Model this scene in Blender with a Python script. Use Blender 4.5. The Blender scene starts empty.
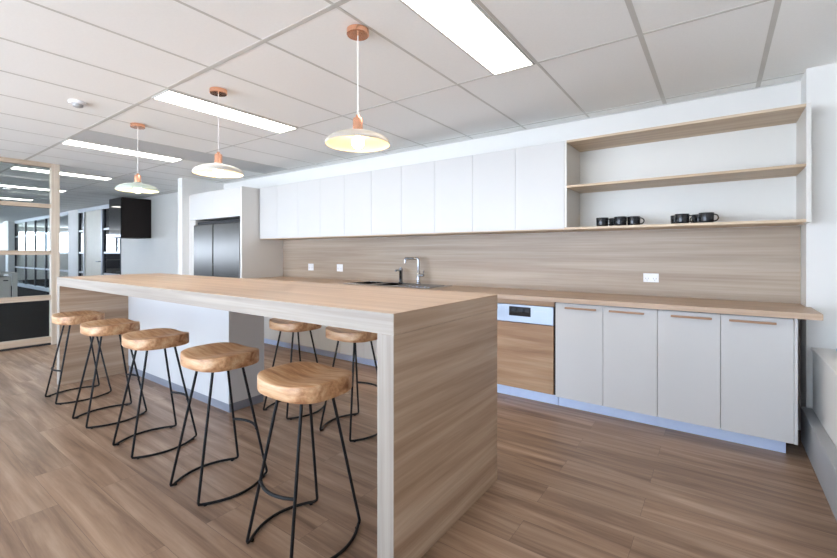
import bpy, bmesh, math, random
from mathutils import Vector, Matrix
random.seed(7)
scene = bpy.context.scene
COL = scene.collection
PI = math.pi
SKY = 5.4; EXPO = 0.85; PANEL = 6.0

# ------------------------------------------------------------------ materials
def srgb(r, g, b):
    f = lambda c: (c/255/12.92) if c/255 <= 0.04045 else ((c/255+0.055)/1.055)**2.4
    return (f(r), f(g), f(b), 1)

class NT:
    def __init__(self, name):
        self.m = bpy.data.materials.new(name); self.m.use_nodes = True
        self.t = self.m.node_tree
        self.b = self.t.nodes['Principled BSDF']
        self.out = self.t.nodes['Material Output']
    def n(self, ty, **kw):
        nd = self.t.nodes.new(ty)
        for k, v in kw.items(): setattr(nd, k, v)
        return nd
    def l(self, a, b): self.t.links.new(a, b)
    def coord(self, scale=(1, 1, 1), loc=(0, 0, 0)):
        tc = self.n('ShaderNodeTexCoord'); mp = self.n('ShaderNodeMapping')
        mp.inputs['Scale'].default_value = scale; mp.inputs['Location'].default_value = loc
        self.l(tc.outputs['Object'], mp.inputs['Vector']); return mp.outputs['Vector']
    def noise(self, vec, scale=1, detail=4, rough=0.55, dist=0.0):
        n = self.n('ShaderNodeTexNoise'); n.inputs['Scale'].default_value = scale
        n.inputs['Detail'].default_value = detail; n.inputs['Roughness'].default_value = rough
        n.inputs['Distortion'].default_value = dist; self.l(vec, n.inputs['Vector']); return n.outputs['Fac']
    def ramp(self, fac, stops):
        r = self.n('ShaderNodeValToRGB'); e = r.color_ramp.elements
        while len(e) < len(stops): e.new(0.5)
        for el, (p, c) in zip(e, stops): el.position = p; el.color = c
        self.l(fac, r.inputs['Fac']); return r.outputs['Color']
    def mix(self, fac, a, b, mode='MIX'):
        m = self.n('ShaderNodeMix', data_type='RGBA', blend_type=mode)
        for s, v in ((0, fac), (6, a), (7, b)):
            if hasattr(v, 'is_output'): self.l(v, m.inputs[s])
            else: m.inputs[s].default_value = v
        return m.outputs[2]
    def bump(self, h, strength=0.1, dist=0.002):
        b = self.n('ShaderNodeBump'); b.inputs['Strength'].default_value = strength; b.inputs['Distance'].default_value = dist
        self.l(h, b.inputs['Height']); self.l(b.outputs['Normal'], self.b.inputs['Normal'])

def plain(name, c, rough=0.5, metal=0.0, var=0.03, scale=6, bump=0.0, spec=None):
    t = NT(name)
    v = t.noise(t.coord(), scale, 3)
    dark = tuple(x*(1-var) for x in c[:3])+(1,); lite = tuple(min(1, x*(1+var)) for x in c[:3])+(1,)
    t.l(t.ramp(v, [(0.3, dark), (0.7, lite)]), t.b.inputs['Base Color'])
    t.b.inputs['Roughness'].default_value = rough; t.b.inputs['Metallic'].default_value = metal
    if spec is not None: t.b.inputs['Specular IOR Level'].default_value = spec
    if bump: t.bump(t.noise(t.coord(), scale*30, 2), bump)
    return t.m

def wood(name, cols, axis='X', along=0.55, across=16, rough=0.45, fine=70, shift=0.0):
    t = NT(name)
    def sc(a, c): return tuple(a if ax == axis else c for ax in 'XYZ')
    v1 = t.noise(t.coord(sc(along, across), (shift, shift*1.7, shift*0.6)), 1, 5, 0.6, 0.35)
    v2 = t.noise(t.coord(sc(along*2.5, fine), (shift, 0, shift)), 1, 3, 0.6, 0.1)
    v3 = t.noise(t.coord(sc(along*0.6, across*0.3), (0, shift, 0)), 1, 2, 0.5, 0.2)
    c1 = t.ramp(v1, [(0.28, cols[0]), (0.5, cols[1]), (0.72, cols[2])])
    g = t.ramp(v2, [(0.3, (0.80, 0.78, 0.76, 1)), (0.62, (1, 1, 1, 1))])
    g3 = t.ramp(v3, [(0.35, (0.86, 0.84, 0.83, 1)), (0.65, (1, 1, 1, 1))])
    c = t.mix(0.7, c1, g, 'MULTIPLY'); c = t.mix(0.8, c, g3, 'MULTIPLY')
    t.l(c, t.b.inputs['Base Color']); t.b.inputs['Roughness'].default_value = rough
    t.bump(v2, 0.05, 0.001)
    return t.m

def floor_mat():
    t = NT('wood_plank_floor')
    vec = t.coord((1, 1, 1), (0.31, 0.07, 0))
    br = t.n('ShaderNodeTexBrick'); br.offset = 0.37; br.offset_frequency = 2; br.squash = 1
    for k, v in (('Scale', 1.0), ('Mortar Size', 0.0009), ('Mortar Smooth', 0.2), ('Bias', 0.0), ('Brick Width', 1.22), ('Row Height', 0.182)):
        br.inputs[k].default_value = v
    br.inputs['Color1'].default_value = (0, 0, 0, 1); br.inputs['Color2'].default_value = (1, 1, 1, 1); br.inputs['Mortar'].default_value = (0.5, 0.5, 0.5, 1)
    t.l(vec, br.inputs['Vector'])
    # per-plank offset so that the grain breaks at each plank
    sep = t.n('ShaderNodeVectorMath', operation='MULTIPLY'); t.l(br.outputs['Color'], sep.inputs[0]); sep.inputs[1].default_value = (9, 17, 5)
    def shifted(scale):
        tc = t.coord(scale); a = t.n('ShaderNodeVectorMath', operation='ADD'); t.l(tc, a.inputs[0]); t.l(sep.outputs[0], a.inputs[1]); return a.outputs[0]
    v1 = t.noise(shifted((0.9, 13, 1)), 1, 5, 0.62, 0.5)
    v2 = t.noise(shifted((2.2, 55, 1)), 1, 4, 0.6, 0.2)
    base = t.ramp(v1, [(0.26, srgb(106, 80, 61)), (0.5, srgb(156, 126, 102)), (0.74, srgb(190, 162, 137))])
    tone = t.ramp(br.outputs['Color'], [(0.0, (0.88, 0.88, 0.88, 1)), (1.0, (1.04, 1.03, 1.02, 1))])
    fine = t.ramp(v2, [(0.3, (0.82, 0.80, 0.79, 1)), (0.65, (1, 1, 1, 1))])
    c = t.mix(1.0, base, tone, 'MULTIPLY'); c = t.mix(0.75, c, fine, 'MULTIPLY')
    c = t.mix(br.outputs['Fac'], c, srgb(104, 82, 66))
    t.l(c, t.b.inputs['Base Color'])
    t.l(t.ramp(v1, [(0.3, (0.42, 0.42, 0.42, 1)), (0.7, (0.34, 0.34, 0.34, 1))]), t.b.inputs['Roughness'])
    t.b.inputs['Specular IOR Level'].default_value = 0.5
    t.bump(v2, 0.08, 0.001)
    return t.m

def glass_mat(name, tint=(0.92, 0.95, 0.95, 1), refl=0.4):
    t = NT(name)
    tr = t.n('ShaderNodeBsdfTransparent'); tr.inputs[0].default_value = tint
    gl = t.n('ShaderNodeBsdfGlossy'); gl.inputs['Roughness'].default_value = 0.02
    fr = t.n('ShaderNodeFresnel'); fr.inputs['IOR'].default_value = 1.45
    mu = t.n('ShaderNodeMath', operation='MULTIPLY'); t.l(fr.outputs[0], mu.inputs[0]); mu.inputs[1].default_value = refl
    mx = t.n('ShaderNodeMixShader'); t.l(mu.outputs[0], mx.inputs[0]); t.l(tr.outputs[0], mx.inputs[1]); t.l(gl.outputs[0], mx.inputs[2])
    t.l(mx.outputs[0], t.out.inputs['Surface'])
    return t.m

def emit_mat(name, c, s):
    t = NT(name)
    t.b.inputs['Base Color'].default_value = (0.9, 0.9, 0.9, 1)
    t.b.inputs['Emission Color'].default_value = c; t.b.inputs['Emission Strength'].default_value = s
    return t.m

M = {}
M['floor'] = floor_mat()
M['carpet'] = plain('dark_carpet', srgb(26, 22, 20), 0.95, var=0.25, scale=40, bump=0.4, spec=0.1)
M['wall'] = plain('white_wall_paint', srgb(232, 230, 226), 0.6, var=0.01, scale=3)
M['ceiling'] = plain('ceiling_tile', srgb(246, 246, 244), 0.85, var=0.012, scale=60)
M['grey_tile'] = plain('grey_ceiling_tile', srgb(206, 207, 207), 0.85, var=0.012, scale=60)
M['grid'] = plain('ceiling_grid_paint', srgb(205, 203, 198), 0.5)
M['cab'] = plain('white_cabinet_laminate', srgb(204, 203, 201), 0.38, var=0.006, scale=2)
M['cab_warm'] = plain('warm_white_panel', srgb(220, 216, 210), 0.45, var=0.006, scale=2)
M['cab_back'] = plain('white_shelf_back', srgb(226, 225, 220), 0.45, var=0.006, scale=2)
M['shadow_gap'] = plain('cabinet_carcass', srgb(150, 150, 150), 0.6)
M['kick'] = plain('kickboard_blue_reflection', srgb(214, 228, 255), 0.32, metal=0.05, var=0.04, scale=12)  # blue daylight reflection painted into the base colour
M['grey'] = plain('grey_trim', srgb(168, 170, 172), 0.45)
M['plinth'] = plain('grey_plinth', srgb(132, 134, 142), 0.45)
M['steel'] = plain('stainless_steel', srgb(92, 89, 85), 0.22, metal=1.0, var=0.05, scale=3)
M['panel_steel'] = plain('satin_steel_panel', srgb(158, 166, 178), 0.38, metal=0.8)
M['chrome'] = plain('chrome', srgb(168, 170, 174), 0.12, metal=1.0)
M['dark'] = plain('dark_recess', srgb(46, 46, 48), 0.6)
M['black'] = plain('black_glaze', srgb(26, 29, 33), 0.22, var=0.1, scale=40)
M['blackmetal'] = plain('black_powder_coat', srgb(13, 13, 15), 0.5, spec=0.3, var=0.1, scale=60)
M['blackgloss'] = plain('black_gloss', srgb(14, 14, 16), 0.06)
M['charcoal'] = plain('charcoal_steel', srgb(34, 27, 25), 0.55, spec=0.25)
M['copper'] = plain('brushed_copper', srgb(248, 188, 156), 0.22, metal=1.0, var=0.06, scale=30)
M['cord'] = plain('white_cord', srgb(235, 232, 228), 0.6)
M['shade_white'] = plain('white_enamel', srgb(214, 209, 200), 0.35)
M['shade_grey'] = plain('warm_grey_enamel', srgb(186, 177, 166), 0.35)
M['shade_mint'] = plain('mint_enamel', srgb(188, 202, 192), 0.35)
M['plastic'] = plain('white_plastic', srgb(242, 242, 244), 0.35)
M['handle_wood'] = wood('handle_timber', (srgb(150, 112, 84), srgb(178, 138, 106), srgb(196, 158, 124)), 'X')
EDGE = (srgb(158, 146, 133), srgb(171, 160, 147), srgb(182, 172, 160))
OAK_END_SHADED = (srgb(152, 122, 96), srgb(184, 157, 131), srgb(208, 186, 163))  # same oak as the rest, with end panel shade darkened into the colour
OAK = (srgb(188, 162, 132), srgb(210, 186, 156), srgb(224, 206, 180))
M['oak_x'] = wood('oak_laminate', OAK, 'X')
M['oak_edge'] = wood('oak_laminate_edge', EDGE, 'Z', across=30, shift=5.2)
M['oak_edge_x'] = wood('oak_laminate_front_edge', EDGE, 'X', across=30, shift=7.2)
M['oak_y'] = wood('oak_laminate_end_shaded', OAK_END_SHADED, 'Y', along=0.5, across=11, shift=2.3)
M['oak_top'] = wood('oak_laminate_top', (srgb(184, 156, 130), srgb(200, 173, 147), srgb(212, 187, 162)), 'X', across=22, shift=1.1, rough=0.4)
M['oak_splash'] = wood('oak_laminate_splashback', (srgb(164, 144, 125), srgb(184, 167, 148), srgb(200, 186, 169)), 'X', along=0.4, across=11, shift=4.1)
M['oak_warm'] = wood('warm_oak_door', (srgb(154, 116, 82), srgb(174, 137, 102), srgb(190, 160, 126)), 'X', along=1.0, across=13, shift=3.0)
M['timber'] = wood('pale_timber_frame', (srgb(186, 164, 140), srgb(204, 184, 162), srgb(216, 200, 180)), 'Y', across=30)
M['timber_z'] = wood('pale_timber_post', (srgb(196, 180, 160), srgb(214, 200, 182), srgb(224, 212, 196)), 'Z', across=30)
M['seat'] = wood('stool_timber', (srgb(148, 94, 56), srgb(204, 156, 112), srgb(232, 200, 160)), 'X', along=2.6, across=24, fine=110, rough=0.45)
M['glass'] = glass_mat('clear_glass')
M['glass_dark'] = glass_mat('smoked_glass', (0.42, 0.43, 0.44, 1), 1.2)
M['alu'] = plain('aluminium_frame', srgb(200, 204, 208), 0.4, metal=0.3)
M['darkframe'] = plain('dark_window_frame', srgb(62, 66, 72), 0.5)
M['cream'] = plain('cream_door', srgb(214, 210, 196), 0.5)
M['taupe'] = plain('taupe_wall', srgb(124, 114, 104), 0.7)
M['desk'] = plain('beige_desk', srgb(214, 208, 200), 0.5)
M['fabric'] = plain('grey_screen_fabric', srgb(150, 150, 154), 0.9, var=0.08, scale=50)
M['blue'] = plain('pale_blue_plastic', srgb(126, 176, 210), 0.3)
M['panel_light'] = emit_mat('light_diffuser', (1.0, 0.95, 0.87, 1), PANEL)
M['bulb'] = emit_mat('bulb_glow', (1.0, 0.70, 0.36, 1), 44.0)

# ------------------------------------------------------------------ mesh helpers
def box(bm, x0, x1, y0, y1, z0, z1, bev=0.0):
    r = bmesh.ops.create_cube(bm, size=1)
    vs = r['verts']
    for v in vs:
        v.co = Vector(((x0+x1)/2+v.co.x*(x1-x0), (y0+y1)/2+v.co.y*(y1-y0), (z0+z1)/2+v.co.z*(z1-z0)))
    if bev > 0:
        es = list({e for v in vs for e in v.link_edges})
        bmesh.ops.bevel(bm, geom=es, offset=bev, segments=2, affect='EDGES', profile=0.5)

def fillet(pts, r, n=6):
    pts = [Vector(p) for p in pts]; out = [pts[0]]
    for i in range(1, len(pts)-1):
        p, a, b = pts[i], (pts[i-1]-pts[i]), (pts[i+1]-pts[i])
        rr = min(r, a.length*0.45, b.length*0.45)
        pa, pb = p+a.normalized()*rr, p+b.normalized()*rr
        for k in range(n+1):
            t = k/n; out.append(pa*(1-t)**2+p*2*t*(1-t)+pb*t*t)
    out.append(pts[-1]); return out

def tube(bm, pts, r, seg=10, cap=True):
    pts = [Vector(p) for p in pts]; rings = []
    up = None
    for i, p in enumerate(pts):
        if i == 0: d = pts[1]-p
        elif i == len(pts)-1: d = p-pts[i-1]
        else: d = (pts[i+1]-p).normalized()+(p-pts[i-1]).normalized()
        d.normalize()
        if up is None:
            up = Vector((0, 0, 1)) if abs(d.z) < 0.9 else Vector((1, 0, 0))
        s = d.cross(up).normalized(); up = s.cross(d).normalized()
        rings.append([bm.verts.new(p+(s*math.cos(2*PI*k/seg)+up*math.sin(2*PI*k/seg))*(r if not callable(r) else r(i))) for k in range(seg)])
    for a, b in zip(rings, rings[1:]):
        for k in range(seg): bm.faces.new((a[k], a[(k+1) % seg], b[(k+1) % seg], b[k]))
    if cap: bm.faces.new(rings[0][::-1]); bm.faces.new(rings[-1])

def lathe(bm, prof, cx=0, cy=0, seg=40, close=False):
    """prof: list of (r,z); revolve about the vertical through (cx,cy)."""
    rings = []
    for r, z in prof:
        if r < 1e-5: rings.append([bm.verts.new((cx, cy, z))])
        else: rings.append([bm.verts.new((cx+r*math.cos(2*PI*k/seg), cy+r*math.sin(2*PI*k/seg), z)) for k in range(seg)])
    pairs = list(zip(rings, rings[1:]))
    if close: pairs.append((rings[-1], rings[0]))
    for a, b in pairs:
        for k in range(seg):
            k2 = (k+1) % seg
            if len(a) == 1 and len(b) == 1: continue
            if len(a) == 1: bm.faces.new((a[0], b[k2], b[k]))
            elif len(b) == 1: bm.faces.new((a[k], a[k2], b[0]))
            else: bm.faces.new((a[k], a[k2], b[k2], b[k]))

def obj(name, bm, mat, parent=None, smooth=False, loc=None):
    bmesh.ops.recalc_face_normals(bm, faces=bm.faces)
    me = bpy.data.meshes.new(name); bm.to_mesh(me); bm.free()
    me.materials.append(mat)
    o = bpy.data.objects.new(name, me); COL.objects.link(o)
    if parent: o.parent = parent
    if loc: o.location = loc
    if smooth:
        for p in me.polygons: p.use_smooth = True
        try:
            me.set_sharp_from_angle(angle=math.radians(38))
        except Exception: pass
    return o

def B(): return bmesh.new()
def boxobj(name, dims, mat, parent=None, bev=0.0):
    bm = B(); box(bm, *dims, bev); return obj(name, bm, mat, parent)
def boxes(name, lst, mat, parent=None, bev=0.0):
    bm = B()
    for d in lst: box(bm, *d, bev)
    return obj(name, bm, mat, parent)
def tag(o, label, cat, group=None):
    o['label'] = label; o['category'] = cat
    if group: o['group'] = group
    return o
def thing(name, label, cat, loc, group=None):
    e = bpy.data.objects.new(name, None); e.empty_display_size = 0.1; COL.objects.link(e); e.location = loc
    return tag(e, label, cat, group)
def struct(o, label=None, cat=None):
    o['kind'] = 'structure'
    if label: o['label'] = label
    if cat: o['category'] = cat
    return o
def sgroup(name, loc, label, cat):
    e = bpy.data.objects.new(name, None); COL.objects.link(e); e.location = loc
    return struct(e, label, cat)
def dup(root, loc, rz=0.0, label=None, group=None):
    r = root.copy(); COL.objects.link(r); r.location = loc; r.rotation_euler = (0, 0, rz)
    if label: r['label'] = label
    if group: r['group'] = group
    for ch in list(root.children):
        c = ch.copy(); COL.objects.link(c); c.parent = r
        for g in list(ch.children):
            d = g.copy(); COL.objects.link(d); d.parent = c
    return r

# ------------------------------------------------------------------ dimensions
ZC = 2.55           # ceiling
YW = 4.084          # back wall
XR = 0.49           # right end of the back wall
XE = -27.0          # far end of the office
YF = -3.4           # window side behind the camera
XP = -7.65          # glazed partition

# ------------------------------------------------------------------ setting
struct(boxobj('floor', (XP, 1.2, YF, YW+0.1, -0.1, 0.0), M['floor']), 'brown timber plank floor of the kitchen', 'floor')
struct(boxes('floor_office', [(XE-0.2, XP, YF, YW+0.1, -0.1, 0.0), (XE-0.2, -11, YW+0.1, 10, -0.1, 0.0)], M['carpet']), 'dark carpet of the office beyond the partition', 'floor')
struct(boxes('ceiling', [(XE-0.2, 1.2, YF, YW+0.1, ZC, ZC+0.1), (XE-0.2, -11, YW+0.1, 10, ZC, ZC+0.1)], M['ceiling']), 'white tiled suspended ceiling', 'ceiling')
gl = []
xs = [0.245-0.6095*k for k in range(0, 45)]
for i, x in enumerate(xs):
    w = 0.014 if i in (0, 1) else 0.009
    gl.append((x-w, x+w, YF, YW, ZC-0.0015, ZC+0.002))
for y, w in ((-2.2, .012), (-0.975, .016), (0.25, .012), (1.475, .015), (2.70, .009), (3.945, .009)):
    gl.append((XE, XR if y > 3.85 else 0.85, y-w, y+w, ZC-0.0018, ZC+0.002))
struct(boxes('trim_1', gl, M['grid']), 'grey metal grid between the ceiling tiles', 'ceiling grid')
struct(boxobj('trim_4', (-5.825, -5.255, 1.492, 3.935, ZC-0.001, ZC+0.002), M['grey_tile']), 'darker grey ceiling tiles beside the strip light', 'ceiling tile')
struct(boxobj('trim_2', (-7.4, XR, YW-0.012, YW, ZC-0.010, ZC-0.002), M['grid']), 'wall angle where ceiling meets back wall', 'trim')
struct(boxobj('wall_back', (-12.0, XR, YW, YW+0.12, 0, ZC), M['wall']), 'white back wall', 'wall')
struct(boxobj('wall_right', (XR, 1.2, 3.86, YW+0.12, 0, ZC), M['wall']), 'white wall return beside the window', 'wall')
struct(boxobj('wall_nib', (-7.44, -7.29, 3.36, YW, 0, ZC), M['wall']), 'white nib wall beside the fridge', 'wall')
bm = B(); box(bm, 0.522, 1.0, YF, 3.86, 0, 0.63); box(bm, 0.512, 1.0, YF, 3.86, 0.63, 0.65, 0.004)
struct(obj('wall_ledge', bm, M['wall']), 'low white wall with window ledge', 'wall')
struct(boxobj('baseboard_right', (0.462, 0.521, YF, 3.86, 0, 0.235), M['grey'], bev=0.004), 'grey skirting duct under the window ledge', 'baseboard')
struct(boxobj('wall_side_added', (0.90, 1.0, YF, 3.86, 0.65, ZC), M['wall']), 'added white wall shutting out the right window light', 'wall')  # added where the window would be, to block daylight from the right
# window wall behind the photographer
w = sgroup('window_3', (0, YF, 0), 'window wall behind the camera', 'window')
struct(boxes('wall_front_unseen', [(XE, 1.2, YF-0.1, YF, 2.46, ZC), (-0.7, 1.2, YF-0.1, YF, 0, 2.46), (XE, -8.0, YF-0.1, YF, 0, 1.0), (XE, -8.0, YF-0.1, YF, 1.85, 2.46), (-12.5, -8.0, YF-0.1, YF, 1.0, 1.85)], M['wall']), 'unseen wall behind the camera, its openings shaped for the light', 'wall')  # unseen; solid parts placed to hold back daylight on the room
fr = [(-8.0, -0.7, -0.05, 0.05, 0, 0.08), (-8.0, -0.7, -0.05, 0.05, 2.40, 2.46), (-8.0, -0.7, -0.03, 0.03, 0.80, 0.85)]
for k in range(19):
    x = -0.74-k*1.45; fr.append((x-0.035, x+0.035, -0.05, 0.05, 0.08, 2.4))
boxes('frame', fr, M['alu'], w)

# --- office end wall with windows
struct(boxes('wall_left', [(XE-0.2, XE, YF, 10, 0, 1.28), (XE-0.2, XE, YF, 10, 2.32, ZC)], M['wall']), 'far end wall of the office', 'wall')
w = sgroup('window_4', (XE, 0, 0), 'window band in far office wall', 'window')
fr = []
for k in range(12):
    y = -3.2+k*1.2; fr.append((-0.06, 0.0, y-0.035, y+0.035, 1.28, 2.32))
boxes('frame', fr, M['darkframe'], w)
struct(boxobj('wall_far', (XE-0.2, -11, 10, 10.1, 0, ZC), M['taupe']), 'taupe far wall of meeting rooms', 'wall')
struct(boxobj('wall_meeting', (-11.1, -11, YW+0.12, 10, 0, ZC), M['taupe']), 'side wall of meeting rooms', 'wall')

# --- glazed office wall in the plane of the back wall
struct(boxobj('trim_3', (-24.0, -12.0, YW-0.02, YW+0.1, ZC-0.10, ZC), M['alu']), 'pale head rail over the office glazing', 'trim')
struct(boxobj('baseboard_back', (-24.0, -14.62, YW-0.02, YW+0.1, 0, 0.12), M['alu']), 'pale base rail under the office glazing', 'baseboard')
def bay(n, x0, x1, dark):
    g = sgroup('window_%d' % n, (x0, YW, 0), 'glazed office wall bay', 'window')
    W = x1-x0; f = M['darkframe']
    boxes('mullion', [(0, 0.05, -0.015, 0.025, 0.12, ZC-0.1), (W-0.03, W, -0.015, 0.025, 0.12, ZC-0.1)], f, g)
    boxes('rail', [(0.05, W-0.03, -0.015, 0.025, z-0.025, z+0.025) for z in ((0.74, 1.31, 1.93) if not dark else (0.74, 1.30, 1.92))], M['alu'], g)
    boxobj('pane', (0.05, W-0.03, 0.01, 0.018, 0.12, ZC-0.1), M['glass'] if not dark else M['glass_dark'], g)
xsb = [-22.6, -21.05, -19.75, -18.45, -17.15, -15.95]
for i in range(5): bay(5+i, xsb[i], xsb[i+1], False)
bay(10, -15.1, -14.62, True)
bay(11, -13.17, -12.0, True)
struct(boxobj('wall_pier', (-15.95, -15.1, YW-0.03, YW+0.1, 0, ZC), M['wall']), 'white pier in the office glazing', 'wall')
struct(boxobj('wall_column', (-23.5, -22.6, YW-0.2, YW+0.1, 0, ZC), M['wall']), 'white column in the office glazing', 'wall')
struct(boxes('wall_blinds', [(-25.2, -23.6, YW, YW+0.05, 0, ZC), (XE, -25.3, YW, YW+0.05, 0, ZC)], M['wall']), 'white panel at far office end', 'wall')
d = sgroup('door_1', (-14.62, YW, 0), 'cream office door', 'door')
boxes('door_frame', [(0, 0.06, -0.04, 0.08, 0, ZC-0.1), (1.39, 1.45, -0.04, 0.08, 0, ZC-0.1)], M['alu'], d)
boxobj('door_leaf', (0.06, 1.39, 0, 0.045, 0, ZC-0.1), M['cream'], d)
bm = B(); tube(bm, fillet([(1.25, 0.0, 1.06), (1.25, -0.06, 1.06), (1.10, -0.06, 1.06)], 0.02), 0.014)
obj('door_handle', bm, M['grey'], d, True)

# --- timber framed glass partition on the left
p = sgroup('window_1', (XP, 0, 0), 'timber framed glass partition on the left', 'glass partition')
ys = [1.79, -0.2, -2.2]
for y in ys: boxobj('post', (-0.05, 0.05, y-0.047, y+0.047, 0, ZC-0.005), M['timber_z'], p, 0.003)
zr = [(0.03, 0.115), (0.63, 0.70), (1.265, 1.325), (1.92, 1.975), (2.49, 2.548)]
for y1, y0 in zip(ys, ys[1:]):
    for a, b in zr: boxobj('rail', (-0.045, 0.045, y0+0.047, y1-0.047, a, b), M['timber'], p, 0.003)
    boxobj('base_track', (-0.03, 0.03, y0+0.047, y1-0.047, 0.0, 0.03), M['dark'], p)
    for (a, b), (c, e) in zip(zr, zr[1:]):
        boxobj('pane', (-0.004, 0.004, y0+0.04, y1-0.04, b-0.01, c+0.01), M['glass'], p)

# ------------------------------------------------------------------ ceiling lights
def ceiling_light():
    t = thing('ceiling_light', '', 'ceiling light', (0, 0, 0), 'recessed strip ceiling lights')
    x, y0, y1 = 0.135, 1.49, 2.685
    boxes('trim', [(-x-0.012, -x, y0, y1, -0.010, 0.0), (x, x+0.012, y0, y1, -0.010, 0.0), (-x-0.012, x+0.012, y0-0.012, y0, -0.010, 0.0), (-x-0.012, x+0.012, y1, y1+0.012, -0.010, 0.0)], M['grid'], t)
    boxobj('diffuser', (-x, x, y0, y1, -0.007, -0.001), M['panel_light'], t)
    return t
L0 = ceiling_light()
LL = [(-1.135, 'largest strip ceiling light, cut by the top edge, over the front of the kitchen'),
      (-3.575, 'strip ceiling light behind the cord of the middle pendant lamp'),
      (-5.955, 'strip ceiling light behind the cord of the mint pendant lamp'),
      (-8.40, 'strip ceiling light in the office, just past the top of the glass partition'),
      (-10.80, 'strip ceiling light second along inside the office, seen through the partition'),
      (-13.25, 'farthest strip ceiling light seen through the glass partition, above its transom')]
for i, (x, lab) in enumerate(LL):
    if i == 0: L0.location = (x, 0, ZC); L0['label'] = lab
    else: dup(L0, (x, 0, ZC), 0, lab)
for x, y, lab in ((-19.5, 3.6, 'ceiling light of the meeting rooms seen through the office glazing left of the pier'), (-14.2, 3.6, 'ceiling light added to brighten the meeting rooms, out of view')):
    dup(L0, (x, y+0.6, ZC), 0, lab)  # the second of these is an added light to brighten the meeting rooms

def detector(loc, lab, s=1.0):
    t = thing('smoke_detector', lab, 'smoke detector', loc)
    bm = B(); lathe(bm, [(0, 0), (0.062*s, 0), (0.062*s, -0.014*s), (0.052*s, -0.022*s), (0, -0.022*s)], seg=28); obj('base', bm, M['plastic'], t, True)
    bm = B(); lathe(bm, [(0, -0.022*s), (0.036*s, -0.022*s), (0.034*s, -0.04*s), (0.02*s, -0.046*s), (0, -0.047*s)], seg=28); obj('sensor_head', bm, M['grey'], t, True)
detector((-4.337, 1.166, ZC), 'round white smoke detector on the ceiling at the upper left')
detector((-10.9, 1.85, ZC), 'small white ceiling fitting in the office beyond the partition', 1.5)

# ------------------------------------------------------------------ pendant lamps
def pendant(x, mat, lab):
    t = thing('pendant_lamp', lab, 'pendant lamp', (x, 1.705, ZC), 'pendant lamps over the island')
    bm = B(); lathe(bm, [(0, -0.006), (0.062, -0.006), (0.062, -0.034), (0.058, -0.038), (0, -0.038)], seg=36); obj('ceiling_rose', bm, M['copper'], t, True)
    bm = B(); tube(bm, [(0, 0, -0.036), (0, 0, -0.50)], 0.0032, 8); obj('cord', bm, M['cord'], t, True)
    bm = B(); lathe(bm, [(0.0, -0.484), (0.010, -0.484), (0.013, -0.497), (0.026, -0.503), (0.028, -0.512), (0.028, -0.578), (0.0, -0.578)], seg=28); obj('lamp_cap', bm, M['copper'], t, True)
    bm = B()
    outer = [(0.029, -0.570), (0.040, -0.580), (0.080, -0.587), (0.120, -0.596), (0.152, -0.610), (0.172, -0.626), (0.180, -0.642), (0.180, -0.651)]
    inner = [(0.1775, -0.651), (0.1770, -0.643), (0.169, -0.629), (0.149, -0.6135), (0.118, -0.600), (0.080, -0.591), (0.040, -0.584), (0.027, -0.576)]
    lathe(bm, outer+inner, seg=56, close=True); obj('lamp_shade', bm, mat, t, True)
    bm = B()
    pr = [(0.0, -0.578), (0.016, -0.580), (0.017, -0.596)]+[(0.034*math.sin(a), -0.640+0.034*math.cos(a)) for a in [0.45+k*(PI-0.45)/12 for k in range(12)]]+[(0, -0.674)]
    lathe(bm, pr, seg=28); obj('bulb', bm, M['bulb'], t, True)
pendant(-1.645, M['shade_grey'], 'pale grey pendant lamp with copper cap hanging over the near island end')
pendant(-3.12, M['shade_white'], 'white pendant lamp with copper cap, in front of the fridge')
pendant(-4.60, M['shade_mint'], 'mint tinted pendant lamp, farthest, in front of the black wall box')

# ------------------------------------------------------------------ island
XI0, XI1, YI0, YI1, ZI = -5.28, -1.02, 1.255, 2.188, 1.055
isl = thing('kitchen_island', 'long oak laminate island with waterfall ends and stools along it', 'kitchen island', (-3.15, 1.72, 0))
ox, oy = 3.15, -1.72
def loc(d): return (d[0]+ox, d[1]+ox, d[2]+oy, d[3]+oy, d[4], d[5])
boxobj('countertop', loc((XI0, XI1, YI0, YI1, ZI-0.085, ZI)), M['oak_top'], isl, 0.0015)
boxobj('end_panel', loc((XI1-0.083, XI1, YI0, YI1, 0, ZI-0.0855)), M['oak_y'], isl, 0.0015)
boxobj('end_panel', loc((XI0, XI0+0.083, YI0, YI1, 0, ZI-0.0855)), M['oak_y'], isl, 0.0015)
for a, b in ((XI0, XI0+0.083), (XI1-0.083, XI1)): boxobj('edge_band', loc((a, b, YI0-0.0015, YI0, 0, ZI-0.086)), M['oak_edge'], isl)
boxobj('edge_band', loc((XI0, XI1, YI0-0.0015, YI0, ZI-0.085, ZI-0.001)), M['oak_edge_x'], isl)
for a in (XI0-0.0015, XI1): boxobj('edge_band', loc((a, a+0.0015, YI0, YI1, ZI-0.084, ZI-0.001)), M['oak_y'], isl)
boxobj('cabinet', loc((XI0+0.084, -3.20, 1.835, YI1-0.03, 0.07, ZI-0.086)), M['cab'], isl, 0.002)
boxobj('plinth', loc((XI0+0.084, -3.205, 1.842, YI1-0.035, 0, 0.07)), M['plinth'], isl)

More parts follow.
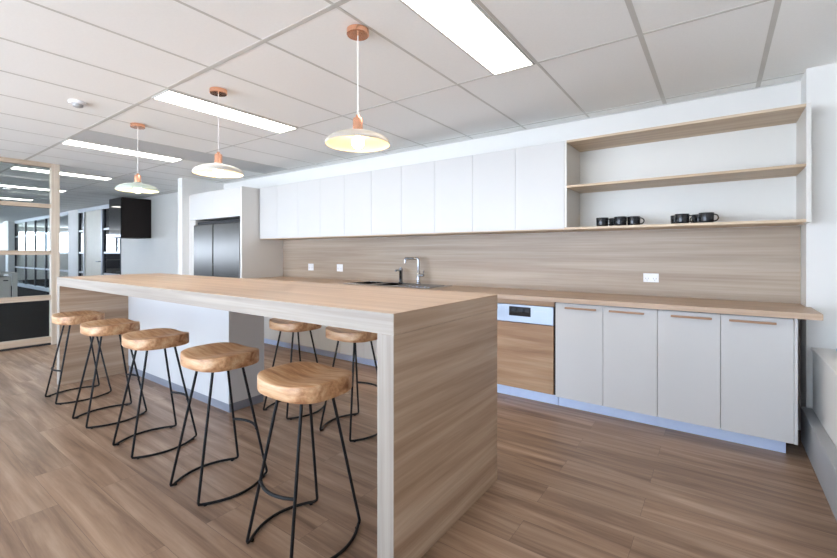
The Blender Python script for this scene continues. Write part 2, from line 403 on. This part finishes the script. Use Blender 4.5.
# ------------------------------------------------------------------ bench run
YD = 3.47           # door faces
bench = tag(boxes('benchtop', [(0.486, 0.512, 3.44, 3.853, 0.885, 0.922), (-5.55, -3.62, 3.44, YW-0.012, 0.885, 0.922), (-2.42, 0.486, 3.44, YW-0.012, 0.885, 0.922),
                   (-3.62, -2.42, 3.44, 3.54, 0.885, 0.922), (-3.62, -2.42, 3.97, YW-0.012, 0.885, 0.922)], M['oak_top']),
            'long oak laminate benchtop along the back wall', 'benchtop')
tag(boxobj('splashback', (-5.545, XR-0.003, YW-0.012, YW-0.001, 0.885, 1.487), M['oak_splash']), 'horizontal grained oak splashback between benchtop and wall cabinets', 'splashback')

def base_cabinet(name, x0, x1, lab, end=False):
    t = thing(name, lab, 'cabinet', ((x0+x1)/2, 3.76, 0), 'white base cabinets under the benchtop')
    W = (x1-x0)/2
    boxobj('carcass', (-W+0.001, W-0.001, YD+0.021-3.76, 0.29, 0.105, 0.882), M['shadow_gap'], t)
    for s in (-1, 1):
        a, b = (-W+0.0015, -0.0015) if s < 0 else (0.0015, W-0.0015)
        dd = boxobj('door', (a, b, YD-3.76, YD-3.76+0.019, 0.100, 0.876), M['cab'], t, 0.0012)
        hx0, hx1 = (b-0.285, b-0.045) if s < 0 else (a+0.045, a+0.285)
        bm = B(); box(bm, hx0, hx1, YD-3.76-0.026, YD-3.76-0.012, 0.836, 0.850, 0.002)
        for hx in (hx0+0.02, hx1-0.03): box(bm, hx, hx+0.01, YD-3.76-0.013, YD-3.76+0.002, 0.839, 0.847)
        obj('handle', bm, M['handle_wood'], dd)
    if end: boxobj('end_panel', (W, W+0.017, YD-3.76-0.003, 0.29, 0.100, 0.882), M['cab'], t, 0.001)
    boxobj('kickboard', (-W+(0 if True else 0), W-(0.03 if end else 0), 3.56-3.76, 3.575-3.76, 0, 0.104), M['kick'], t)
    return t
base_cabinet('base_cabinet', -1.096, -0.358, 'white double door base cabinet right of the dishwasher')
base_cabinet('base_cabinet', -0.358, 0.385, 'white double door base cabinet at the right end of the bench', True)
order = ['directly left of the dishwasher, behind the near end of the island', 'below the mixer tap, seen under the island beside the near post',
         'seen under the island behind the right one of the far side stools', 'seen under the island behind the left one of the far side stools',
         'next to the fridge surround, behind the white cabinet under the island']
for k in range(5):
    x1 = -1.72-k*0.764
    base_cabinet('base_cabinet', x1-0.764, x1, 'white base cabinet '+order[k])

# dishwasher
dw = thing('dishwasher', 'integrated dishwasher with steel control panel and oak door', 'dishwasher', (-1.41, 3.76, 0))
y0 = YD-3.76
boxobj('body', (-0.308, 0.308, y0+0.022, 0.28, 0.105, 0.88), M['dark'], dw)
boxobj('filler_strip', (-0.303, 0.303, y0+0.002, y0+0.02, 0.842, 0.884), M['oak_warm'], dw)
cp = boxobj('control_panel', (-0.299, 0.299, y0-0.002, y0+0.02, 0.684, 0.838), M['panel_steel'], dw, 0.003)
dr = boxobj('door_panel', (-0.299, 0.299, y0-0.004, y0+0.018, 0.110, 0.679), M['oak_warm'], dw, 0.0015)
boxobj('grip_recess', (-0.095, 0.105, y0-0.0035, y0+0.006, 0.738, 0.822), M['charcoal'], cp, 0.004)
boxobj('display', (-0.088, 0.098, y0-0.005, y0+0.006, 0.775, 0.817), M['blackgloss'], cp, 0.001)
boxes('button', [(0.14+0.022*k, 0.148+0.022*k, y0-0.004, y0+0.006, 0.790, 0.796) for k in range(5)], M['grey'], cp)
boxobj('kickboard', (-0.309, 0.309, 3.56-3.76, 3.575-3.76, 0, 0.104), M['kick'], dw)

# wall cabinets: five double units
for k in range(5):
    x0 = -5.533+k*0.8915; x1 = x0+0.8915
    labs = ['white handleless wall cabinet beside the fridge surround, first of five', 'white handleless wall cabinet second from the fridge', 'white handleless wall cabinet in the middle of the five, third from the fridge',
            'white handleless wall cabinet second from the open shelves', 'white handleless wall cabinet next to the open shelves']
    t = thing('wall_cabinet', labs[k], 'cabinet', ((x0+x1)/2, 3.86, 1.49), 'white wall cabinets above the splashback')
    W = (x1-x0)/2
    boxobj('carcass', (-W+0.0005, W-0.0005, 3.671-3.86, YW-3.86-0.002, 0.022, 0.757), M['shadow_gap'], t)
    boxobj('top_panel', (-W+0.0005, W-0.0005, 3.655-3.86, YW-3.86-0.002, 0.757, 0.768), M['cab'], t)
    boxobj('bottom_panel', (-W, W, 3.664-3.86, YW-3.86-0.002, 0.002, 0.0215), M['oak_x'], t)
    for a, b in ((-W+0.001, -0.001), (0.001, W-0.001)):
        boxobj('door', (a, b, 3.65-3.86, 3.669-3.86, 0.012, 0.766), M['cab'], t, 0.001)

# open shelf unit
s = thing('shelf_unit', 'open white shelf unit with three oak shelves holding mugs', 'shelf', (-0.30, 3.86, 1.49))
xa, xb = -1.0735+0.30, 0.487+0.30
boxobj('side_panel', (xa, xa+0.018, 3.648-3.86, YW-3.86-0.002, 0.021, 0.768), M['cab_warm'], s, 0.001)
boxobj('side_panel', (xb-0.024, xb, 3.648-3.86, YW-3.86-0.002, 0.0, 0.768), M['cab_warm'], s, 0.001)
boxobj('back_panel', (xa+0.018, xb-0.024, YW-3.86-0.014, YW-3.86-0.002, 0.021, 0.75), M['cab_back'], s)
for z0, z1 in ((0.0, 0.020), (0.360, 0.379), (0.748, 0.767)):
    boxobj('shelf_board', (xa+(0.0 if z0 == 0 else 0.018), xb-0.024, 3.649-3.86, YW-3.86-0.014, z0, z1), M['oak_x'], s, 0.001)

# fridge surround
f = thing('fridge_surround', 'tall white fridge surround with overhead cupboard', 'cabinet', (-6.42, 3.74, 0))
boxobj('side_panel', (-0.867, -0.65, 3.47-3.74, YW-3.74-0.002, 0, 2.25), M['cab_warm'], f, 0.001)
boxobj('side_panel', (0.825, 0.867, 3.38-3.74, YW-3.74-0.002, 0, 2.25), M['cab_warm'], f, 0.001)
boxobj('overhead_carcass', (-0.649, 0.824, 3.41-3.74, YW-3.74-0.002, 1.835, 2.25), M['cab'], f)
for a, b in ((-0.648, 0.087), (0.089, 0.823)): boxobj('door', (a, b, 3.385-3.74, 3.405-3.74, 1.825, 2.249), M['cab'], f, 0.001)
fr = thing('fridge', 'stainless steel double door fridge in the white surround', 'fridge', (-6.40, 3.74, 0))
boxobj('body', (-0.655, 0.775, 3.50-3.74, 0.30, 0.03, 1.80), M['dark'], fr)  # dark body raised past the doors to paint the shaded gap under the cupboard
for d in ((-0.62, -0.56, -0.2, -0.14, 0, 0.03), (0.66, 0.72, -0.2, -0.14, 0, 0.03), (-0.62, -0.56, 0.2, 0.26, 0, 0.03), (0.66, 0.72, 0.2, 0.26, 0, 0.03)): boxobj('foot', d, M['dark'], fr)
boxobj('door', (-0.65, -0.056, 3.43-3.74, 3.495-3.74, 0.05, 1.745), M['steel'], fr, 0.008)
boxobj('door', (-0.032, 0.70, 3.43-3.74, 3.495-3.74, 0.05, 1.745), M['steel'], fr, 0.008)
boxobj('grip_channel', (-0.055, -0.033, 3.45-3.74, 3.495-3.74, 0.05, 1.745), M['blackgloss'], fr)

# ------------------------------------------------------------------ sink and taps
sk = thing('sink', 'stainless steel sink let into the benchtop under the taps', 'sink', (-3.02, 3.755, 0.9233))
bm = B()
box(bm, -0.62, 0.62, -0.235, -0.185, 0.0003, 0.008, 0.003); box(bm, -0.62, 0.62, 0.185, 0.235, 0.0003, 0.008, 0.003)
box(bm, -0.62, -0.57, -0.19, 0.19, 0.0003, 0.008, 0.003); box(bm, 0.10, 0.62, -0.19, 0.19, 0.0003, 0.0065, 0.003); box(bm, -0.25, -0.20, -0.19, 0.19, -0.003, 0.007, 0.002)
obj('rim', bm, M['chrome'], sk)
for a, b in ((-0.575, -0.245), (-0.205, 0.105)):
    boxes('basin', [(a, a+0.006, -0.19, 0.19, -0.036, 0.0), (b-0.006, b, -0.19, 0.19, -0.036, 0.0), (a, b, -0.19, -0.184, -0.036, 0.0), (a, b, 0.184, 0.19, -0.036, 0.0), (a, b, -0.19, 0.19, -0.038, -0.032)], M['steel'], sk)
bm = B()
for k in range(9): tube(bm, [(0.16+0.05*k, -0.15, 0.008), (0.16+0.05*k, 0.15, 0.008)], 0.006, 8)
obj('drainer_ribs', bm, M['chrome'], sk, True)
tp = thing('mixer_tap', 'tall chrome mixer tap with square spout behind the island', 'tap', (-2.84, 3.95, 0.9318))
bm = B(); lathe(bm, [(0, 0), (0.028, 0), (0.028, 0.012), (0.021, 0.02), (0.021, 0.14), (0.015, 0.15), (0, 0.15)], seg=24); obj('tap_body', bm, M['chrome'], tp, True)
bm = B(); tube(bm, fillet([(0, 0, 0.14), (0, 0, 0.296), (-0.195, 0, 0.296), (-0.195, 0, 0.238)], 0.03, 8), 0.014, 14); obj('spout', bm, M['chrome'], tp, True)
bm = B(); tube(bm, [(0.015, 0, 0.10), (0.075, 0, 0.10)], 0.017, 14); tube(bm, [(0.062, 0, 0.105), (0.078, 0, 0.155)], 0.006, 10); obj('lever', bm, M['chrome'], tp, True)
tp = thing('filter_tap', 'short chrome filter tap left of the mixer tap', 'tap', (-3.10, 3.95, 0.9318))
bm = B(); lathe(bm, [(0, 0), (0.030, 0), (0.030, 0.010), (0.022, 0.016), (0.022, 0.135), (0.025, 0.14), (0.025, 0.168), (0.018, 0.173), (0, 0.173)], seg=24); obj('tap_body', bm, M['chrome'], tp, True)
bm = B(); tube(bm, fillet([(-0.01, 0, 0.150), (-0.080, 0, 0.150), (-0.080, 0, 0.130)], 0.015, 5), 0.011, 12); obj('spout', bm, M['chrome'], tp, True)
bm = B(); tube(bm, [(0.0, 0, 0.170), (0.0, 0, 0.186)], 0.015, 14); obj('push_button', bm, M['chrome'], tp, True)

# power outlets
def outlet(x, lab, z=1.083, w=0.058, h=0.038):
    t = thing('power_outlet', lab, 'power outlet', (x, YW-0.012, z), 'white power outlets on the splashback')
    boxobj('face_plate', (-w, w, -0.008, 0, -h, h), M['plastic'], t, 0.003)
    for sx in (-0.5, 0.5):
        boxobj('switch', (sx*w-0.008, sx*w+0.008, -0.011, -0.006, h*0.35, h*0.8), M['plastic'], t, 0.001)
        boxes('socket', [(sx*w-0.012, sx*w-0.008, -0.0088, -0.006, -0.012, 0.0), (sx*w+0.008, sx*w+0.012, -0.0088, -0.006, -0.012, 0.0), (sx*w-0.002, sx*w+0.002, -0.0088, -0.006, -0.026, -0.014)], M['grey'], t)
outlet(-4.878, 'white power outlet left of the taps, the one nearer the fridge', h=0.05)
outlet(-4.269, 'white power outlet left of the taps, the one nearer the taps', h=0.05)
outlet(-0.467, 'white power outlet on the splashback below the mug shelf', 1.077)

# ------------------------------------------------------------------ mugs
def mug():
    t = thing('mug', '', 'mug', (0, 0, 0), 'black mugs on the bottom shelf')
    bm = B()
    lathe(bm, [(0, 0), (0.040, 0), (0.044, 0.004), (0.046, 0.018), (0.0485, 0.074), (0.0475, 0.077), (0.0455, 0.074), (0.043, 0.012), (0, 0.010)], seg=36)
    b = obj('cup', bm, M['black'], t, True)
    bm = B()
    for z in (0.028, 0.050): lathe(bm, [(0.0462+z*0.034, z-0.001), (0.0478+z*0.034, z), (0.0462+z*0.034, z+0.001)], seg=36)
    obj('ring', bm, M['charcoal'], b, True)
    bm = B(); pts = [(0.044+0.030*math.sin(a), 0, 0.040+0.025*math.cos(a)) for a in [k*PI/12 for k in range(13)]]
    tube(bm, pts, 0.0045, 8); obj('handle', bm, M['black'], t, True)
    return t
m0 = mug()
ZS = 1.511
mugs = [(-0.797, 3.78, 0, 'black mug at the left end of the mug row'),
        (-0.720, 3.90, 0, 'black mug half hidden behind the second mug of the left cluster'),
        (-0.653, 3.76, -2.2, 'black mug in front at the middle of the left cluster'),
        (-0.560, 3.80, 0.1, 'black mug at the right of the left cluster, handle to the right'),
        (-0.262, 3.90, 0, 'black mug behind, at the left of the right cluster'),
        (-0.224, 3.77, 0, 'black mug in front at the left of the right cluster'),
        (-0.120, 3.90, 2.5, 'black mug behind, between the two front mugs on the right'),
        (-0.070, 3.76, -0.1, 'rightmost black mug on the shelf, handle to the right')]
for i, (x, y, r, lab) in enumerate(mugs):
    if i == 0: m0.location = (x, y, ZS); m0['label'] = lab
    else: dup(m0, (x, y, ZS), r, lab)

# ------------------------------------------------------------------ bar stools
def make_stool():
    t = thing('bar_stool', '', 'bar stool', (0, 0, 0), 'bar stools around the island')
    # saddle seat: rounded-rectangle outline, dished top
    bm = B(); A, Bh, ZT, TH = 0.205, 0.174, 0.746, 0.077
    N, R = 64, 10
    def outline(k, s):
        a = 2*PI*k/N; c, si = math.cos(a), math.sin(a); n = 3.0
        r = (abs(c)**n+abs(si)**n)**(-1/n)
        return A*s*r*c*(1+0.02*si), Bh*s*r*si
    def top(x, y):
        u, v = x/A, y/Bh
        dish = 0.024*math.exp(-((u/0.60)**2))*(1-0.45*min(1, abs(v))**2.2)
        return ZT-dish-0.006*max(0, abs(v)-0.6)
    rings = []
    c0 = bm.verts.new((0, 0, top(0, 0)))
    for j in range(1, R+1):
        s_ = j/R*0.97
        rings.append([bm.verts.new((*outline(k, s_), top(*outline(k, s_)))) for k in range(N)])
    for sc, dz in ((0.992, -0.002), (1.0, -0.007)):
        rings.append([bm.verts.new((*outline(k, sc), top(*outline(k, 0.97))+dz)) for k in range(N)])
    for sc, z in ((1.0, ZT-TH+0.012), (0.985, ZT-TH+0.003), (0.95, ZT-TH), (0.5, ZT-TH)):
        rings.append([bm.verts.new((*outline(k, sc), z)) for k in range(N)])
    for k in range(N): bm.faces.new((c0, rings[0][k], rings[0][(k+1) % N]))
    for a, b in zip(rings, rings[1:]):
        for k in range(N): bm.faces.new((a[k], b[k], b[(k+1) % N], a[(k+1) % N]))
    bm.faces.new(rings[-1][::-1])
    obj('seat', bm, M['seat'], t, True, (0.0, 0.0, 0))
    r = 0.0072; fx, fy, tx, ty, zt = 0.150, 0.197, 0.078, 0.082, ZT-TH+0.002
    boxobj('mounting_plate', (-0.095, 0.095, -0.10, 0.10, ZT-TH-0.005, ZT-TH+0.001), M['blackmetal'], t)
    for sx in (-1, 1):
        for sy in (-1, 1):
            bm = B(); tube(bm, [(sx*tx, sy*ty, zt), (sx*fx, sy*fy, 0.022), (sx*(fx+0.001), sy*(fy-0.003), 0.013), (sx*(fx+0.006), sy*(fy-0.016), 0.0095)], r, 10); obj('leg', bm, M['blackmetal'], t, True)
            bm = B(); lathe(bm, [(0, 0), (0.009, 0), (0.009, 0.006), (0, 0.006)], sx*(fx+0.012), sy*(fy-0.03), 12); obj('foot_pad', bm, M['blackmetal'], t, True)
        bm = B(); pts = []
        for k in range(17):
            u = -1+2*k/16; pts.append((sx*(fx+0.006+0.068*(1-u*u)), u*(fy-0.016), 0.0095))
        tube(bm, pts, r, 10); obj('floor_rail', bm, M['blackmetal'], t, True)
    # curved footrest between the two far legs (local +y), at about 0.29 m
    zz = 0.275; q = zz/zt; ex = fx+(tx-fx)*q; ey = fy+(ty-fy)*q
    bm = B(); tube(bm, [(ex*u, ey+0.035*(1-u*u), zz) for u in [-1+2*k/14 for k in range(15)]], 0.0075, 10); obj('footrest', bm, M['blackmetal'], t, True)
    return t
st0 = make_stool()
stools = [(-4.705, 1.272, PI, 'bar stool farthest along the front of the island, beside its left end panel'),
          (-3.900, 1.255, 0, 'second bar stool from the far left along the front of the island'),
          (-3.115, 1.264, 0, 'middle bar stool of the five along the front of the island'),
          (-2.289, 1.261, 0, 'bar stool second nearest the camera in the front row'),
          (-1.534, 1.248, PI, 'largest bar stool, nearest the camera, beside the near island post'),
          (-2.850, 2.215, 0, 'left one of the two bar stools on the far side of the island'),
          (-2.180, 2.225, 0, 'right one of the two bar stools on the far side, by the near end panel')]
for i, (x, y, rz, lab) in enumerate(stools):
    if i == 0: st0.location = (x, y, 0); st0.rotation_euler = (0, 0, rz); st0['label'] = lab
    else: dup(st0, (x, y, 0), rz, lab)

# ------------------------------------------------------------------ black wall box, ledge item
e = thing('wall_mounted_cabinet', 'black wall hung cabinet with glossy glass front, left of the fridge', 'cabinet', (-10.62, YW, 1.62))
boxobj('body', (-0.33, 0.33, -0.57, -0.002, 0, 0.86), M['charcoal'], e, 0.004)
boxobj('door', (-0.325, 0.325, -0.59, -0.572, 0.005, 0.855), M['blackgloss'], e, 0.003)
tag(boxobj('tray', (0.625, 0.80, 3.60, 3.80, 0.651, 0.668), M['blue'], bev=0.004), 'flat pale blue item lying on the white window ledge', 'tray')

# ------------------------------------------------------------------ office workstation
dk = thing('office_desk', 'beige office desk seen through the partition at the left edge', 'desk', (-17.0, 2.267, 0))
boxobj('desktop', (-0.9, 0.9, -0.7, 0.70, 0.70, 0.735), M['desk'], dk, 0.004)
for x in (-0.85, 0.85):
    for y in (-0.64, 0.64): boxobj('leg', (x-0.05, x+0.05, y-0.05, y+0.05, 0.0, 0.70), M['desk'], dk, 0.004)
boxobj('screen', (-0.9, -0.86, -0.7, 0.5, 0.735, 1.30), M['fabric'], dk, 0.004)
boxobj('shelf', (-0.9, -0.55, -0.7, 0.52, 1.03, 1.06), M['cab'], dk, 0.003)
boxobj('screen_post', (-0.9, -0.6, 0.52, 0.70, 0.735, 1.38), M['cab'], dk, 0.003)
pd = thing('drawer_pedestal', 'beige drawer pedestal under the office desk', 'drawers', (-16.6, 2.49, 0))
boxobj('body', (-0.35, 0.35, -0.36, 0.36, 0.0, 0.62), M['desk'], pd, 0.004)
for k, (a, b) in enumerate(((0.04, 0.30), (0.31, 0.60))):
    dd = boxobj('drawer', (0.35, 0.366, -0.345, 0.345, a, b), M['desk'], pd, 0.003)
boxobj('handle', (0.366, 0.385, 0.20, 0.30, 0.50, 0.53), M['dark'], pd, 0.003)

# ------------------------------------------------------------------ light
wd = bpy.data.worlds.new('World'); scene.world = wd; wd.use_nodes = True
nt = wd.node_tree; bg = nt.nodes['Background']
# overcast sky above the horizon, bright sunlit ground and facades below it
tc = nt.nodes.new('ShaderNodeTexCoord'); sp = nt.nodes.new('ShaderNodeSeparateXYZ'); rp = nt.nodes.new('ShaderNodeValToRGB')
mp = nt.nodes.new('ShaderNodeMapRange'); mp.inputs['From Min'].default_value = -1; mp.inputs['From Max'].default_value = 1
nt.links.new(tc.outputs['Generated'], sp.inputs[0]); nt.links.new(sp.outputs['Z'], mp.inputs['Value']); nt.links.new(mp.outputs['Result'], rp.inputs['Fac'])
e = rp.color_ramp.elements; e[0].position = 0.30; e[0].color = (0.92, 0.98, 1.04, 1); e[1].position = 0.72; e[1].color = (0.26, 0.36, 0.50, 1)
for ps, c in ((0.47, (1.15, 1.32, 1.56, 1)), (0.56, (0.80, 0.98, 1.28, 1))):
    n_ = e.new(ps); n_.color = c
nt.links.new(rp.outputs['Color'], bg.inputs[0]); bg.inputs[1].default_value = SKY

# ------------------------------------------------------------------ camera
cam = bpy.data.cameras.new('camera'); co = bpy.data.objects.new('camera', cam); COL.objects.link(co)
co.location = (0, 0, 1.29); co.rotation_euler = (PI/2, 0, math.radians(35.70))
cam.sensor_width = 36; cam.lens = 36*416.8/837; cam.shift_y = -26/837; cam.clip_start = 0.05; cam.clip_end = 200
scene.camera = co
scene.view_settings.view_transform = 'Standard'; scene.view_settings.look = 'None'; scene.view_settings.gamma = 1
scene.view_settings.exposure = EXPO
scene.view_settings.use_curve_mapping = False
